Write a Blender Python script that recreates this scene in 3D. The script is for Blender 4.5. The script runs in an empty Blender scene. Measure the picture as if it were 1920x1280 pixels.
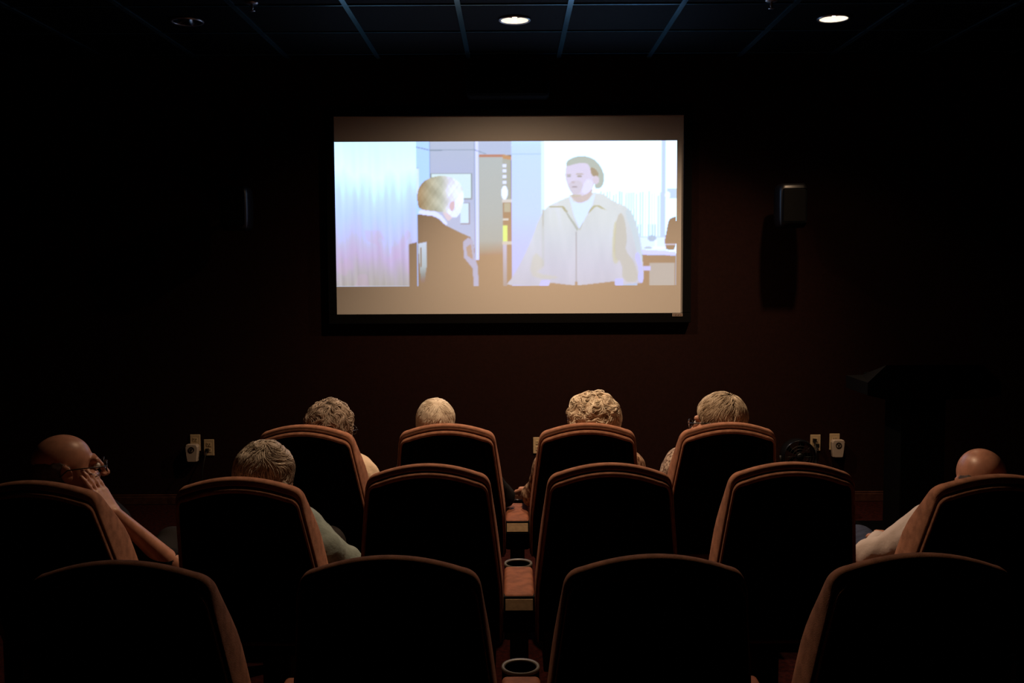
import bpy, bmesh, math, random
import numpy as np
from mathutils import Vector, Matrix

# ------------------------------------------------------------------ camera, world, exposure
scene = bpy.context.scene
C = scene.collection
CAM_Z = 1.64
cam_d = bpy.data.cameras.new('camera')
cam = bpy.data.objects.new('camera', cam_d); C.objects.link(cam)
cam_d.sensor_width = 36.0; cam_d.lens = 36.0 * 1867 / 1920; cam_d.clip_start = 0.02
PITCH = math.atan(133 / 1867)
cam.matrix_world = (Matrix.Translation((0, 0, CAM_Z)) @ Matrix.Rotation(math.pi / 2 - PITCH, 4, 'X')
                    @ Matrix.Rotation(math.radians(-0.27), 4, 'Z'))
scene.camera = cam
world = bpy.data.worlds.new('world'); scene.world = world; world.use_nodes = True
world.node_tree.nodes['Background'].inputs[0].default_value = (1, .8, .6, 1)
world.node_tree.nodes['Background'].inputs[1].default_value = 0.0
vs = scene.view_settings
vs.view_transform = 'Standard'; vs.look = 'None'; vs.exposure = 0.0; vs.gamma = 1.0
vs.use_curve_mapping = False
# lamps of the room: strength of each recessed downlight (x, y, watts), 0 = switched off
WARM = (1.0, 0.66, 0.40)
# x, y, beams: (watts, sideways tilt in degrees, + = toward +x, full beam angle in degrees); no beams = switched off
CANS = [(0.024, 5.86, [(115.0, 0, 114), (55.0, 0, 155)]), (1.864, 5.86, [(130.0, -25, 112), (26.0, 0, 122)]), (-1.865, 5.86, []), (0.024, 4.00, [(172.0, 6, 112)])]
TAN_K = .78 / (4 * math.pi ** 2)     # brightness of bare screen fabric per watt of lamp
random.seed(4)
rng = np.random.default_rng(7)
R = math.radians

# ------------------------------------------------------------------ materials
def S(c):
    c = np.asarray(c, float) / 255
    return np.where(c <= .04045, c / 12.92, ((c + .055) / 1.055) ** 2.4)
def mat(name, col, rough=.6, spec=.5, metal=0, emit=None, estr=0, noise=0, nscale=30, bump=0, bscale=200, sheen=0, col2=None):
    m = bpy.data.materials.new(name); m.use_nodes = True
    nt = m.node_tree; b = nt.nodes['Principled BSDF']
    b.inputs['Base Color'].default_value = (*col, 1)
    b.inputs['Roughness'].default_value = rough
    b.inputs['Specular IOR Level'].default_value = spec
    b.inputs['Metallic'].default_value = metal
    if sheen:
        b.inputs['Sheen Weight'].default_value = sheen
        b.inputs['Sheen Roughness'].default_value = .4
        b.inputs['Sheen Tint'].default_value = (*col, 1)
    if emit is not None:
        b.inputs['Emission Color'].default_value = (*emit, 1); b.inputs['Emission Strength'].default_value = estr
    if noise or bump or col2 is not None:
        tc = nt.nodes.new('ShaderNodeTexCoord')
    if noise or col2 is not None:
        n = nt.nodes.new('ShaderNodeTexNoise'); n.inputs['Scale'].default_value = nscale; n.inputs['Detail'].default_value = 5
        nt.links.new(tc.outputs['Object'], n.inputs['Vector'])
        r = nt.nodes.new('ShaderNodeValToRGB')
        c2 = col2 if col2 is not None else tuple(min(1, c * (1 + noise)) for c in col)
        c1 = col if col2 is not None else tuple(c * (1 - noise) for c in col)
        r.color_ramp.elements[0].position = .38; r.color_ramp.elements[1].position = .62
        r.color_ramp.elements[0].color = (*c1, 1); r.color_ramp.elements[1].color = (*c2, 1)
        nt.links.new(n.outputs['Fac'], r.inputs['Fac']); nt.links.new(r.outputs['Color'], b.inputs['Base Color'])
    if bump:
        n2 = nt.nodes.new('ShaderNodeTexNoise'); n2.inputs['Scale'].default_value = bscale; n2.inputs['Detail'].default_value = 4
        nt.links.new(tc.outputs['Object'], n2.inputs['Vector'])
        bp = nt.nodes.new('ShaderNodeBump'); bp.inputs['Strength'].default_value = bump; bp.inputs['Distance'].default_value = .004
        nt.links.new(n2.outputs['Fac'], bp.inputs['Height']); nt.links.new(bp.outputs['Normal'], b.inputs['Normal'])
    return m

M = {}
M['wall'] = mat('wall_paint', (.0150, .0046, .0037), .9, .12, noise=.12, nscale=60, bump=.25, bscale=350)
M['ceil_tile'] = mat('black_ceiling_tile', (.0012, .0016, .0019), .8, .06, bump=.5, bscale=400)
M['t_bar'] = mat('painted_grid_bar', (.19, .44, .54), .18, .5, metal=.9)
M['carpet'] = mat('red_carpet', (.032, .006, .005), .95, .05, nscale=45, col2=(.014, .0035, .0035), bump=.8, bscale=500)
M['base'] = mat('baseboard_wood', (.07, .028, .018), .35, .5, noise=.2)
M['frame'] = mat('black_velvet_frame', (.0025, .0025, .003), .9, .1)
M['screen'] = mat('projection_fabric', (.78, .77, .76), .9, .1)
M['fabric'] = mat('brown_mohair', (.32, .15, .096), .9, .15, noise=.18, nscale=45, bump=.35, bscale=450, sheen=.25)
M['fabric_front'] = mat('brown_mohair_front', (.32, .15, .096), .9, .15, noise=.2, nscale=30, bump=.35, bscale=450, sheen=.2)
M['black_plastic'] = mat('black_plastic', (.002, .002, .0022), .8, .07)
M['gloss_black'] = mat('gloss_black', (.003, .003, .004), .38, .35)
M['fan_gloss'] = mat('fan_gloss', (.005, .006, .008), .16, .6)
M['steel_black'] = mat('black_steel', (.006, .006, .006), .5, .4)
M['leather'] = mat('brown_leather', (.20, .072, .040), .7, .2, noise=.22, nscale=22, bump=.25, bscale=260)
M['tan'] = mat('tan_label', (.34, .25, .15), .6, .3, noise=.12, nscale=60)
M['rim'] = mat('grey_cup_rim', (.10, .095, .085), .4, .5)
M['ivory'] = mat('ivory_plastic', (.62, .48, .30), .45, .4)
M['white_plastic'] = mat('white_plastic', (.50, .42, .36), .4, .4)
M['slot'] = mat('dark_slot', (.02, .016, .012), .7, .2)
M['trim_metal'] = mat('downlight_trim', (.35, .36, .38), .3, .5, metal=.8)
M['reflector'] = mat('reflector_white', (.85, .82, .78), .35, .5)
M['chrome'] = mat('chrome_reflector', (.5, .52, .55), .12, .5, metal=1)
M['bulb_on'] = mat('lit_bulb', (1, 1, 1), .4, .3, emit=(1, .86, .66), estr=28)
M['bulb_off'] = mat('unlit_bulb', (.04, .04, .045), .15, .6)
M['logo'] = mat('silver_tag', (.30, .24, .21), .4, .5)
M['logo_ink'] = mat('tag_ink', (.09, .045, .035), .6, .3)
M['skin'] = mat('skin', (.52, .27, .19), .5, .4, noise=.08, nscale=40)
M['skin_bald'] = mat('bald_skin', (.50, .24, .165), .38, .45, noise=.1, nscale=40)
M['eye'] = mat('eye_white', (.7, .66, .62), .2, .5)
M['iris'] = mat('iris', (.03, .03, .03), .2, .5)
M['glass_frame'] = mat('spectacle_frame', (.008, .007, .007), .25, .5)
M['lens'] = mat('lens', (.9, .95, 1), .03, .5)
bl = M['lens'].node_tree.nodes['Principled BSDF']; bl.inputs['Transmission Weight'].default_value = 1; bl.inputs['IOR'].default_value = 1.05
M['shoe'] = mat('shoe_leather', (.02, .016, .014), .4, .5)
def hairmat(name, c, c2):
    m = mat(name + '_strand', c, .5, .35); nt = m.node_tree; b = nt.nodes['Principled BSDF']
    at_ = nt.nodes.new('ShaderNodeAttribute'); at_.attribute_name = 'tone'
    mx = nt.nodes.new('ShaderNodeMix'); mx.data_type = 'RGBA'
    mx.inputs[6].default_value = (*c, 1); mx.inputs[7].default_value = (*c2, 1)
    nt.links.new(at_.outputs['Fac'], mx.inputs[0]); nt.links.new(mx.outputs[2], b.inputs['Base Color'])
    M[name + '_strand'] = m
    return mat(name, c, .6, .3, nscale=38, col2=tuple((a + q) / 2 for a, q in zip(c, c2)))
M['hair_grey'] = hairmat('hair_grey', (.20, .15, .11), (.52, .43, .36))
M['hair_white'] = hairmat('hair_white', (.48, .40, .31), (.82, .75, .64))
M['hair_blond'] = hairmat('hair_blond', (.48, .36, .25), (.92, .83, .68))
M['hair_ash'] = hairmat('hair_ash', (.22, .165, .115), (.54, .45, .34))
M['hair_wave'] = hairmat('hair_wave', (.22, .17, .13), (.60, .53, .44))
M['hair_thin'] = hairmat('hair_thin', (.06, .045, .04), (.13, .10, .09))
M['cloth_navy'] = mat('cloth_navy', (.008, .009, .012), .9, .1, bump=.4, bscale=60)
M['cloth_black'] = mat('cloth_black', (.006, .006, .007), .9, .1, bump=.4, bscale=60)
M['cloth_teal'] = mat('cloth_teal', (.20, .25, .24), .9, .15, noise=.12, nscale=25, bump=.5, bscale=60)
M['cloth_cream'] = mat('cloth_cream', (.62, .50, .38), .9, .1, bump=.4, bscale=80)
M['cloth_pattern'] = mat('cloth_floral', (.09, .035, .02), .85, .15, nscale=55, col2=(.42, .29, .20), bump=.4, bscale=80)
M['cloth_lace'] = mat('cloth_lace', (.10, .06, .05), .85, .15, nscale=75, col2=(.58, .47, .40), bump=.4, bscale=80)
M['cloth_white'] = mat('cloth_white', (.56, .50, .50), .85, .15, bump=.4, bscale=60)
M['jeans'] = mat('jeans', (.035, .045, .085), .9, .1, noise=.15, nscale=60)
M['slacks'] = mat('slacks', (.02, .018, .018), .9, .1)

# ------------------------------------------------------------------ object helpers
def link(o, parent=None):
    C.objects.link(o)
    if parent is not None: o.parent = parent
    return o
def mobj(name, v, f, m, parent=None, smooth=True, loc=None):
    me = bpy.data.meshes.new(name)
    if isinstance(f, np.ndarray) and f.ndim == 2:
        v = np.asarray(v, np.float32); n = f.shape[1]
        me.vertices.add(len(v)); me.vertices.foreach_set('co', v.ravel())
        me.loops.add(f.size); me.loops.foreach_set('vertex_index', f.astype(np.int32).ravel())
        me.polygons.add(len(f)); me.polygons.foreach_set('loop_start', np.arange(0, f.size, n, dtype=np.int32))
        me.polygons.foreach_set('loop_total', np.full(len(f), n, np.int32))
        me.update(calc_edges=True)
    else:
        me.from_pydata([tuple(map(float, q)) for q in v], [], f); me.update()
    for mm in (m if isinstance(m, (list, tuple)) else [m]): me.materials.append(mm)
    me.polygons.foreach_set('use_smooth', [smooth] * len(me.polygons))
    o = bpy.data.objects.new(name, me)
    if loc is not None: o.location = loc
    return link(o, parent)
def bobj(name, bm, m, parent=None, smooth=False, loc=None):
    bmesh.ops.recalc_face_normals(bm, faces=bm.faces)
    me = bpy.data.meshes.new(name); bm.to_mesh(me); bm.free(); me.materials.append(m)
    me.polygons.foreach_set('use_smooth', [smooth] * len(me.polygons))
    o = bpy.data.objects.new(name, me)
    if loc is not None: o.location = loc
    return link(o, parent)
def thing(name, label, cat, loc=(0, 0, 0), rz=0, group=None):
    o = bpy.data.objects.new(name, None); o.empty_display_size = .05; link(o)
    o.location = loc; o.rotation_euler = (0, 0, rz)
    return tag(o, label, cat, group)
def tag(o, label, cat, group=None):
    o['label'] = label; o['category'] = cat
    if group: o['group'] = group
    return o
def struct(o, label=None, cat=None):
    o['kind'] = 'structure'
    if label: o['label'] = label
    if cat: o['category'] = cat
    return o
def box(bm, x0, x1, y0, y1, z0, z1, bev=0, seg=2):
    r = bmesh.ops.create_cube(bm, size=1)
    vs_ = r['verts']
    for v in vs_:
        v.co = Vector(((x0 + x1) / 2 + v.co.x * (x1 - x0), (y0 + y1) / 2 + v.co.y * (y1 - y0), (z0 + z1) / 2 + v.co.z * (z1 - z0)))
    if bev:
        es = list({e for v in vs_ for e in v.link_edges})
        bmesh.ops.bevel(bm, geom=es, offset=bev, segments=seg, profile=.5, affect='EDGES')
def boxo(name, dims, m, parent=None, bev=0, seg=2, loc=None):
    bm = bmesh.new(); box(bm, *dims, bev=bev, seg=seg)
    return bobj(name, bm, m, parent, smooth=False, loc=loc)
def lathe(name, prof, m, parent=None, n=32, loc=None, axis='Z', smooth=True, closed=False):
    v = []; f = []
    for (r, z) in prof:
        for k in range(n):
            a = 2 * math.pi * k / n
            p = (r * math.cos(a), r * math.sin(a), z)
            if axis == 'Y': p = (p[0], p[2], p[1])
            v.append(p)
    rows = len(prof)
    for i in range(rows - 1 + (1 if closed else 0)):
        for k in range(n):
            a, b = i * n + k, i * n + (k + 1) % n
            i2 = (i + 1) % rows
            f.append((a, b, i2 * n + (k + 1) % n, i2 * n + k))
    return mobj(name, v, f, m, parent, smooth, loc)
def tube_data(pts, rad, n=6):
    pts = [np.asarray(p, float) for p in pts]
    v = []; f = []
    up = np.array([.3, .2, .93])
    for i, p in enumerate(pts):
        t = pts[min(i + 1, len(pts) - 1)] - pts[max(i - 1, 0)]; t = t / (np.linalg.norm(t) + 1e-9)
        a = np.cross(t, up); a /= (np.linalg.norm(a) + 1e-9); b = np.cross(t, a)
        r = rad[i] if hasattr(rad, '__len__') else rad
        for k in range(n):
            q = 2 * math.pi * k / n
            v.append(p + r * (math.cos(q) * a + math.sin(q) * b))
    for i in range(len(pts) - 1):
        for k in range(n):
            f.append((i * n + k, i * n + (k + 1) % n, (i + 1) * n + (k + 1) % n, (i + 1) * n + k))
    f.append(tuple(range(n))[::-1]); f.append(tuple(range((len(pts) - 1) * n, len(pts) * n)))
    return v, f
def tube(name, pts, rad, m, parent=None, n=8, loc=None):
    v, f = tube_data(pts, rad, n); return mobj(name, v, f, m, parent, True, loc)

# ------------------------------------------------------------------ room
W = 6.96            # front wall plane
H = 3.08            # ceiling height
X0, X1, YB = -4.0, 4.0, -1.6
struct(boxo('floor', (X0, X1, YB, W, -.12, 0), M['carpet']), 'dark red carpeted floor between the chair rows')
struct(boxo('wall_front', (X0, X1, W, W + .15, 0, H + .1), M['wall']), 'dark red-brown front wall behind the screen')
struct(boxo('wall_left', (X0 - .15, X0, YB, W + .15, 0, H + .1), M['wall']), 'dark side wall left of the seats')
struct(boxo('wall_right', (X1, X1 + .15, YB, W + .15, 0, H + .1), M['wall']), 'dark side wall right of the lectern')
struct(boxo('wall_back', (X0, X1, YB - .15, YB, 0, H + .1), M['wall']), 'dark wall at the back of the room')
bm = bmesh.new(); box(bm, X0, X1, W - .018, W, 0, .058, bev=.004); box(bm, X0, X1, W - .012, W, .058, .072, bev=.004)
struct(bobj('baseboard_front', bm, M['base']), 'thin brown baseboard along the front wall')
ceil = struct(boxo('ceiling', (X0, X1, YB, W, H + .03, H + .12), M['ceil_tile']), 'black suspended ceiling with square tiles in a grid')
GX, GY, G = -0.286, 5.530, .612
gx = [GX + G * k for k in range(-6, 8)]; gy = [GY + G * k for k in range(-11, 3)]
CANXY = [(c[0], c[1]) for c in CANS]
tile_me = None; tile_hole = None
for i in range(len(gx) - 1):
    for j in range(len(gy) - 1):
        cx, cy = (gx[i] + gx[i + 1]) / 2, (gy[j] + gy[j + 1]) / 2
        near = [c for c in CANXY if abs(c[0] - cx) < .25 and abs(c[1] - cy) < .25]
        if near:
            # tile with a round cut-out for the downlight
            n = 32; ox, oy = near[0][0] - cx, near[0][1] - cy; hs = G / 2 - .010
            v = []; f = []
            for k in range(n):
                a = 2 * math.pi * k / n; ca, sa = math.cos(a), math.sin(a)
                s_ = hs / max(abs(ca), abs(sa))
                v += [(ox + .085 * ca, oy + .085 * sa, 0), (ca * s_, sa * s_, 0)]
            for k in range(n):
                a, b = 2 * k, 2 * ((k + 1) % n); f.append((a, b, b + 1, a + 1))
            o = mobj('ceiling_tile', v, f, M['ceil_tile'], ceil, False, (cx, cy, H + .006))
            continue
        if tile_me is None:
            hs = G / 2 - .010
            bm = bmesh.new(); box(bm, -hs, hs, -hs, hs, 0, .015, bev=.003, seg=1)
            o = bobj('ceiling_tile', bm, M['ceil_tile'], ceil, loc=(cx, cy, H + .006)); tile_me = o.data
        else:
            o = bpy.data.objects.new('ceiling_tile', tile_me); o.location = (cx, cy, H + .006); link(o, ceil)
for x in gx:
    boxo('grid_bar', (x - .015, x + .015, YB, W, H - .002, H + .012), M['t_bar'], ceil)
for y in gy:
    boxo('grid_bar', (X0, X1, y - .008, y + .008, H - .0012, H + .012), M['t_bar'], ceil)

# ------------------------------------------------------------------ recessed downlights
def downlight(x, y, beams, label):
    t = thing('recessed_downlight', label, 'ceiling light', (x, y, H), 0, 'recessed downlights in the ceiling')
    lathe('trim_ring', [(.078, .006), (.080, -.004), (.090, -.006), (.094, -.001), (.094, .004)], M['trim_metal'], t, 40)
    on = len(beams) > 0
    lathe('reflector', [(.079, -.002), (.074, .03), (.062, .07), (.042, .105), (.0, .115)], M['reflector' if on else 'chrome'], t, 40)
    prof = [(.0, .015), (.018, .018), (.030, .030), (.034, .048), (.030, .066), (.018, .085), (.014, .11)]
    b = lathe('bulb', prof, M['bulb_on' if on else 'bulb_off'], t, 24)
    for watts, tilt, beam in beams:
        ld = bpy.data.lights.new('downlight_lamp', 'SPOT'); ld.energy = watts; ld.color = WARM
        ld.spot_size = R(beam); ld.spot_blend = 1.0; ld.shadow_soft_size = .035
        lo = bpy.data.objects.new('downlight_lamp', ld); link(lo, t); lo.location = (0, 0, -.012); lo.rotation_euler = (0, R(-tilt), 0)
    return t
downlight(*CANS[0], 'lit recessed downlight in the ceiling above the middle of the screen')
downlight(*CANS[1], 'lit recessed downlight in the ceiling above the wall speaker at right')
downlight(*CANS[2], 'switched-off recessed downlight glinting in the dark ceiling at upper left')
downlight(*CANS[3], 'dimmed recessed downlight overhead above the front row of chairs')
for sx, lab in ((-1.39, 'small ceiling sprinkler head left of the lit middle downlight'), (1.404, 'small ceiling sprinkler head right of the lit middle downlight')):
    t = thing('sprinkler_head', lab, 'sprinkler', (sx, 5.47, H), 0, 'ceiling sprinkler heads')
    lathe('escutcheon', [(.0, -.006), (.028, -.005), (.034, .0), (.034, .004)], M['trim_metal'], t, 20)
    lathe('nozzle', [(.008, -.004), (.008, -.03), (.004, -.034), (.004, -.04)], M['trim_metal'], t, 12)
    lathe('deflector', [(.0, -.044), (.016, -.043), (.017, -.041), (.0, -.040)], M['trim_metal'], t, 16)

# ------------------------------------------------------------------ projection screen and picture
SX0, SX1, SZ0, SZ1, SY = -1.217, 1.187, 1.341, 2.699, 6.93
scr = thing('projection_screen', 'wide fixed projection screen with black velvet frame showing an office film scene', 'screen', ((SX0 + SX1) / 2, SY, SZ0))
def sl(x, z): return (x - (SX0 + SX1) / 2, z - SZ0)
fw = .056
for (a, b, c, d) in ((SX0 - fw, SX1 + fw, SZ1, SZ1 + fw * .8), (SX0 - fw, SX1 + fw, SZ0 - fw * 1.2, SZ0), (SX0 - fw, SX0, SZ0, SZ1), (SX1, SX1 + fw, SZ0, SZ1)):
    p, q = sl(a, c), sl(b, d)
    boxo('frame_bar', (p[0], q[0], -.022, .028, p[1], q[1]), M['frame'], scr, bev=.004)
boxo('screen_backing', (SX0 - (SX0 + SX1) / 2, SX1 - (SX0 + SX1) / 2, .004, .022, 0, SZ1 - SZ0), M['frame'], scr)
p = sl(1.113, SZ0 - .024)
tg = boxo('maker_tag', (p[0], p[0] + .072, -.026, -.021, p[1], p[1] + .021), M['logo'], scr, bev=.001)
for k, (w_, h_) in enumerate(((.004, .012), (.008, .009), (.005, .011), (.009, .008), (.004, .012), (.008, .009))):
    xx = p[0] + .008 + k * .0098
    boxo('tag_letter', (xx, xx + w_ * .7, -.0268, -.0258, p[1] + .005, p[1] + .005 + h_), M['logo_ink'], tg)

# the film frame: flat picture rasterised from polygons (photo-pixel units of the screen) to vertex colours
PX0, PX1, PY0, PY1 = 626., 1269., 264., 536.
NU, NV = 540, 228
gxx, gyy = np.meshgrid(np.linspace(PX0, PX1, NU), np.linspace(PY0, PY1, NV))
img = np.zeros((NV, NU, 3)); img[:] = (190, 203, 234)
def inpoly(P):
    P = np.asarray(P, float); ins = np.zeros(gxx.shape, bool)
    x0, y0 = P[:, 0], P[:, 1]; x1, y1 = np.roll(x0, -1), np.roll(y0, -1)
    for a, b, c, d in zip(x0, y0, x1, y1):
        if b == d: continue
        ins ^= ((b > gyy) != (d > gyy)) & (gxx < (c - a) * (gyy - b) / (d - b) + a)
    return ins
def smooth_poly(P, it=2):
    P = np.asarray(P, float)
    for _ in range(it):
        Q = np.roll(P, -1, 0); P = np.stack([.75 * P + .25 * Q, .25 * P + .75 * Q], 1).reshape(-1, 2)
    return P
Z = (0, 0, 0)
def poly(P, c, a=1.0, sm=0):
    m_ = inpoly(smooth_poly(P, sm) if sm else P); img[m_] = img[m_] * (1 - a) + np.asarray(c, float) * a
    return m_
def rect(x0, y0, x1, y1, c, a=1.0): return poly([(x0, y0), (x1, y0), (x1, y1), (x0, y1)], c, a)
def ell(cx, cy, rx, ry, c, a=1.0):
    m_ = ((gxx - cx) / rx) ** 2 + ((gyy - cy) / ry) ** 2 < 1; img[m_] = img[m_] * (1 - a) + np.asarray(c, float) * a
def vgrad(m_, stops):
    ys = [s[0] for s in stops]
    for k in range(3): img[..., k][m_] = np.interp(gyy[m_], ys, [s[1][k] for s in stops])
def nz(x, y, sx, sy, seed=0):
    r_ = np.random.default_rng(seed); o = 0
    for i in range(7):
        a, b, c_, = r_.uniform(.5, 1.6, 2).tolist() + [r_.uniform(0, 6.28)]
        o = o + np.sin(x / sx * a * (1 + .6 * i) * (1 if i % 2 else -1) + y / sy * b * (1 + .5 * i) + c_) / (1 + .35 * i)
    return o / 2.6
# abstract wall hanging at left
mk = rect(PX0, PY0, 779, PY1, (210, 235, 250))
wob = nz(gxx, gyy, 14, 60, 3) * 16
yy = gyy + wob
for k, ch in enumerate(zip((222, 250, 254), (236, 252, 255), (208, 240, 252), (196, 222, 250), (198, 206, 242), (200, 184, 226), (186, 178, 190), (178, 172, 170))):
    img[..., k][mk] = np.interp(yy[mk], (264, 320, 360, 400, 440, 480, 512, 536), ch)
st = nz(gxx, gyy, 3.2, 90, 5)
img[mk] += (st[mk] * 6 * np.interp(gyy[mk], (264, 420, 536), (.4, .8, 2.0)))[:, None]
pk = mk & (nz(gxx, gyy, 22, 26, 8) > .35) & (gyy > 430)
img[pk] = img[pk] * .75 + np.array((214, 176, 224)) * .25
# office wall
m2 = rect(779, PY0, 805, PY1, (186, 226, 250))
m3 = rect(805, PY0, 890, PY1, (188, 198, 228)); vgrad(m3, [(264, (188, 200, 226)), (330, (186, 196, 230)), (536, (206, 208, 236))])
rect(804, 264, 806, 335, (140, 160, 190)); rect(888, 264, 890, 536, (165, 180, 210)); rect(890, 264, 896, 536, (225, 235, 250))
poly([(779, 273), (805, 279), (888, 278.5), (911, 287), (911, 288.5), (888, 280.2), (805, 281), (779, 275)], (140, 158, 180))
rect(779, 313, 784, 360, (222, 240, 250)); rect(779, 312, 784, 314, (150, 165, 180))
rect(806, 323, 884, 372, (150, 160, 168)); rect(808, 325, 882, 370, (222, 240, 240))
rect(862, 378, 879, 419, (150, 160, 168)); rect(862, 380, 877, 417, (222, 240, 244))
# bookcase
m5 = rect(896, 288, 941, 490, (186, 192, 192)); vgrad(m5, [(288, (188, 196, 198)), (400, (190, 193, 190)), (450, (190, 188, 180)), (472, (186, 165, 142)), (490, (150, 120, 90))])
rect(890, 486, 942, 537, Z)
rect(897, 288, 942, 293, (196, 140, 118))
rect(941, 290, 959, 537, Z); m6 = rect(942, 294, 957, 372, (182, 184, 176)); poly([(941, 288), (958, 292), (958, 299), (942, 296)], (204, 160, 120))
for k, yv in enumerate((306, 316, 327, 338)): rect(942, yv, 949, yv + 6, (236, 240, 246))
ell(945, 360, 6, 13, (250, 250, 255)); rect(940, 373, 958, 378, (226, 220, 216)); rect(944, 380, 956, 396, (200, 190, 165))
rect(942, 408, 952, 412, (230, 225, 215)); rect(942, 422, 950, 452, (240, 244, 150)); rect(940, 452, 958, 457, (226, 214, 200))
m7 = rect(941, 458, 949, 537, (214, 206, 226)); vgrad(m7, [(458, (214, 206, 230)), (536, (190, 170, 160))])
# bright wall and window
m8 = rect(958, 264, 1017, 537, (205, 228, 250)); vgrad(m8, [(264, (206, 238, 254)), (288, (206, 232, 252)), (400, (208, 228, 254)), (460, (210, 214, 244)), (536, (208, 204, 238))])
rect(958, 287, 1014, 289, (170, 205, 225))
WIN = (300, 300, 300)
rect(1016, 264, PX1 + 1, 475, WIN); rect(1014, 264, 1020, 475, (232, 248, 255))
for x in (1096, 1170): rect(x - .8, 264, x + .8, 360, (250, 254, 255))
for k in range(26):
    x = 1126 + k * 5.6 + random.uniform(-1, 1)
    if x < 1238: rect(x, 357 + random.uniform(0, 10), x + random.uniform(1.4, 3.2), 450, (204 + random.uniform(-8, 14), 232, 238))
rect(1172, 360, 1190, 392, (226, 246, 252), .8)
for k in range(9): rect(1196 + k * 4.6, 420, 1197.6 + k * 4.6, 446, (205, 220, 240))
rect(1240, 264, 1248, 458, (206, 226, 250)); rect(1250, 353, 1270, 373, (206, 228, 240)); ell(1252, 366, 5, 7, (255, 255, 255))
rect(1194, 443, 1240, 446, (214, 232, 250)); rect(1195, 446, 1250, 474, (236, 244, 255))
poly([(1195, 468), (1268, 472), (1268, 479), (1196, 477)], (222, 224, 250))
poly([(1196, 478), (1269, 480), (1269, 537), (1196, 537)], Z)
m9 = rect(1218, 493, 1266, 537, (196, 184, 174)); rect(1196, 500, 1221, 508, (210, 206, 240)); rect(1208, 508, 1218, 537, Z)
poly([(1246, 458), (1250, 432), (1254, 412), (1262, 407), (1270, 406), (1270, 470), (1250, 470), (1248, 458)], Z, 1, 1)
ell(1261, 431, 4, 4, (190, 180, 175), .5); rect(1248, 457, 1268, 460, (214, 206, 226))
ell(1223, 447, 8, 6, (190, 206, 230)); rect(1228, 450, 1233, 466, (250, 252, 255)); rect(1210, 462, 1248, 468, (250, 252, 255)); ell(1216, 465, 8, 2.5, (204, 214, 230))
# man at left, seen from behind
suit = [(780, 400), (797, 399), (815, 404), (834, 421), (860, 434), (880, 443), (887, 460), (889, 490), (888, 537), (780, 537)]
poly(suit, Z)
poly([(866, 452), (876, 444), (885, 450), (888, 480), (894, 500), (895, 537), (886, 537), (884, 502), (868, 482)], (196, 190, 214)); poly([(872, 462), (881, 456), (885, 486), (874, 478)], (196, 168, 150))
poly([(764, 456), (779, 452), (779, 537), (764, 537)], Z)
m10 = poly([(781, 455), (797, 452), (797, 498), (792, 534), (786, 534), (784, 500)], (206, 216, 236)); vgrad(m10, [(452, (206, 218, 240)), (498, (184, 194, 200)), (534, (120, 108, 92))]); rect(785, 462, 788, 500, (120, 110, 100))
poly([(783, 392), (800, 390), (822, 397), (838, 417), (834, 422), (818, 404), (782, 400)], (232, 238, 252), 1, 1)
poly([(826, 392), (850, 388), (849, 402), (842, 412), (836, 412)], (232, 214, 226), 1, 1)
head = [(782, 386), (780, 362), (786, 345), (800, 333), (824, 327), (848, 331), (862, 342), (868, 360), (867, 384), (858, 404), (848, 408), (838, 396), (806, 394), (788, 391)]
poly(head, (206, 206, 200), 1, 2)
hm = inpoly(smooth_poly(head, 2))
tx = np.clip((gxx - 782) / 80, 0, 1)
for k in range(3): img[..., k][hm] = np.interp(tx[hm], (0, .25, .55, .72, 1), ((168, 180, 196, 232, 250), (140, 172, 200, 234, 252), (104, 146, 186, 246, 255))[k])
img[hm] += (nz(gxx, gyy, 6, 6, 11)[hm] * 16)[:, None]
poly([(842, 378), (850, 374), (852, 384), (846, 396), (841, 390)], (226, 196, 206), 1, 1)
# man at right, facing
jac = [(1070, 366), (1046, 376), (1022, 388), (1008, 412), (996, 446), (978, 486), (958, 522), (944, 537), (1206, 537), (1208, 512), (1204, 474), (1198, 440), (1190, 408), (1178, 388), (1152, 378), (1124, 358)]
mj = poly(jac, (218, 220, 216), 1, 1)
for k in range(3): img[..., k][mj] = np.interp(gyy[mj], (360, 410, 450, 500, 536), ((226, 222, 218, 214, 210), (232, 228, 222, 212, 206), (236, 233, 233, 228, 220))[k])
img[mj] += (nz(gxx, gyy, 17, 40, 21)[mj] * 4)[:, None]
poly([(1152, 425), (1162, 395), (1172, 410), (1176, 450), (1172, 470), (1190, 490), (1200, 530), (1168, 530), (1166, 490), (1150, 486)], (206, 200, 188), .8, 1)
poly([(1150, 420), (1156, 412), (1152, 480), (1162, 492), (1150, 496), (1147, 470)], (216, 210, 165), .5, 1)
poly([(1176, 388), (1188, 402), (1200, 440), (1206, 480), (1202, 505), (1194, 470), (1184, 430), (1172, 402)], (208, 224, 236), .8, 1)
poly([(1190, 480), (1198, 470), (1206, 505), (1206, 534), (1196, 524), (1200, 506)], (208, 208, 246), 1, 1)
poly([(1000, 470), (1018, 486), (1020, 500), (1000, 512), (1056, 520), (1020, 524), (990, 516)], (218, 212, 180), .4, 1)
for q in (1016, 1018): poly([(q, 392), (q + 1.4, 392), (q + 1, 500), (q - .5, 500)], (196, 192, 182), .6)
poly([(1029, 386), (1056, 386), (1064, 396), (1060, 398), (1053, 388.5), (1030, 388)], (190, 184, 150)); poly([(1114, 384), (1124, 385), (1138, 394), (1128, 391), (1118, 386), (1098, 404), (1090, 424), (1086, 432), (1085, 428), (1098, 398)], (192, 188, 150), .9)
poly([(1058, 390), (1066, 402), (1084, 428), (1082, 433), (1062, 402)], (186, 190, 180), .9)
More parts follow.
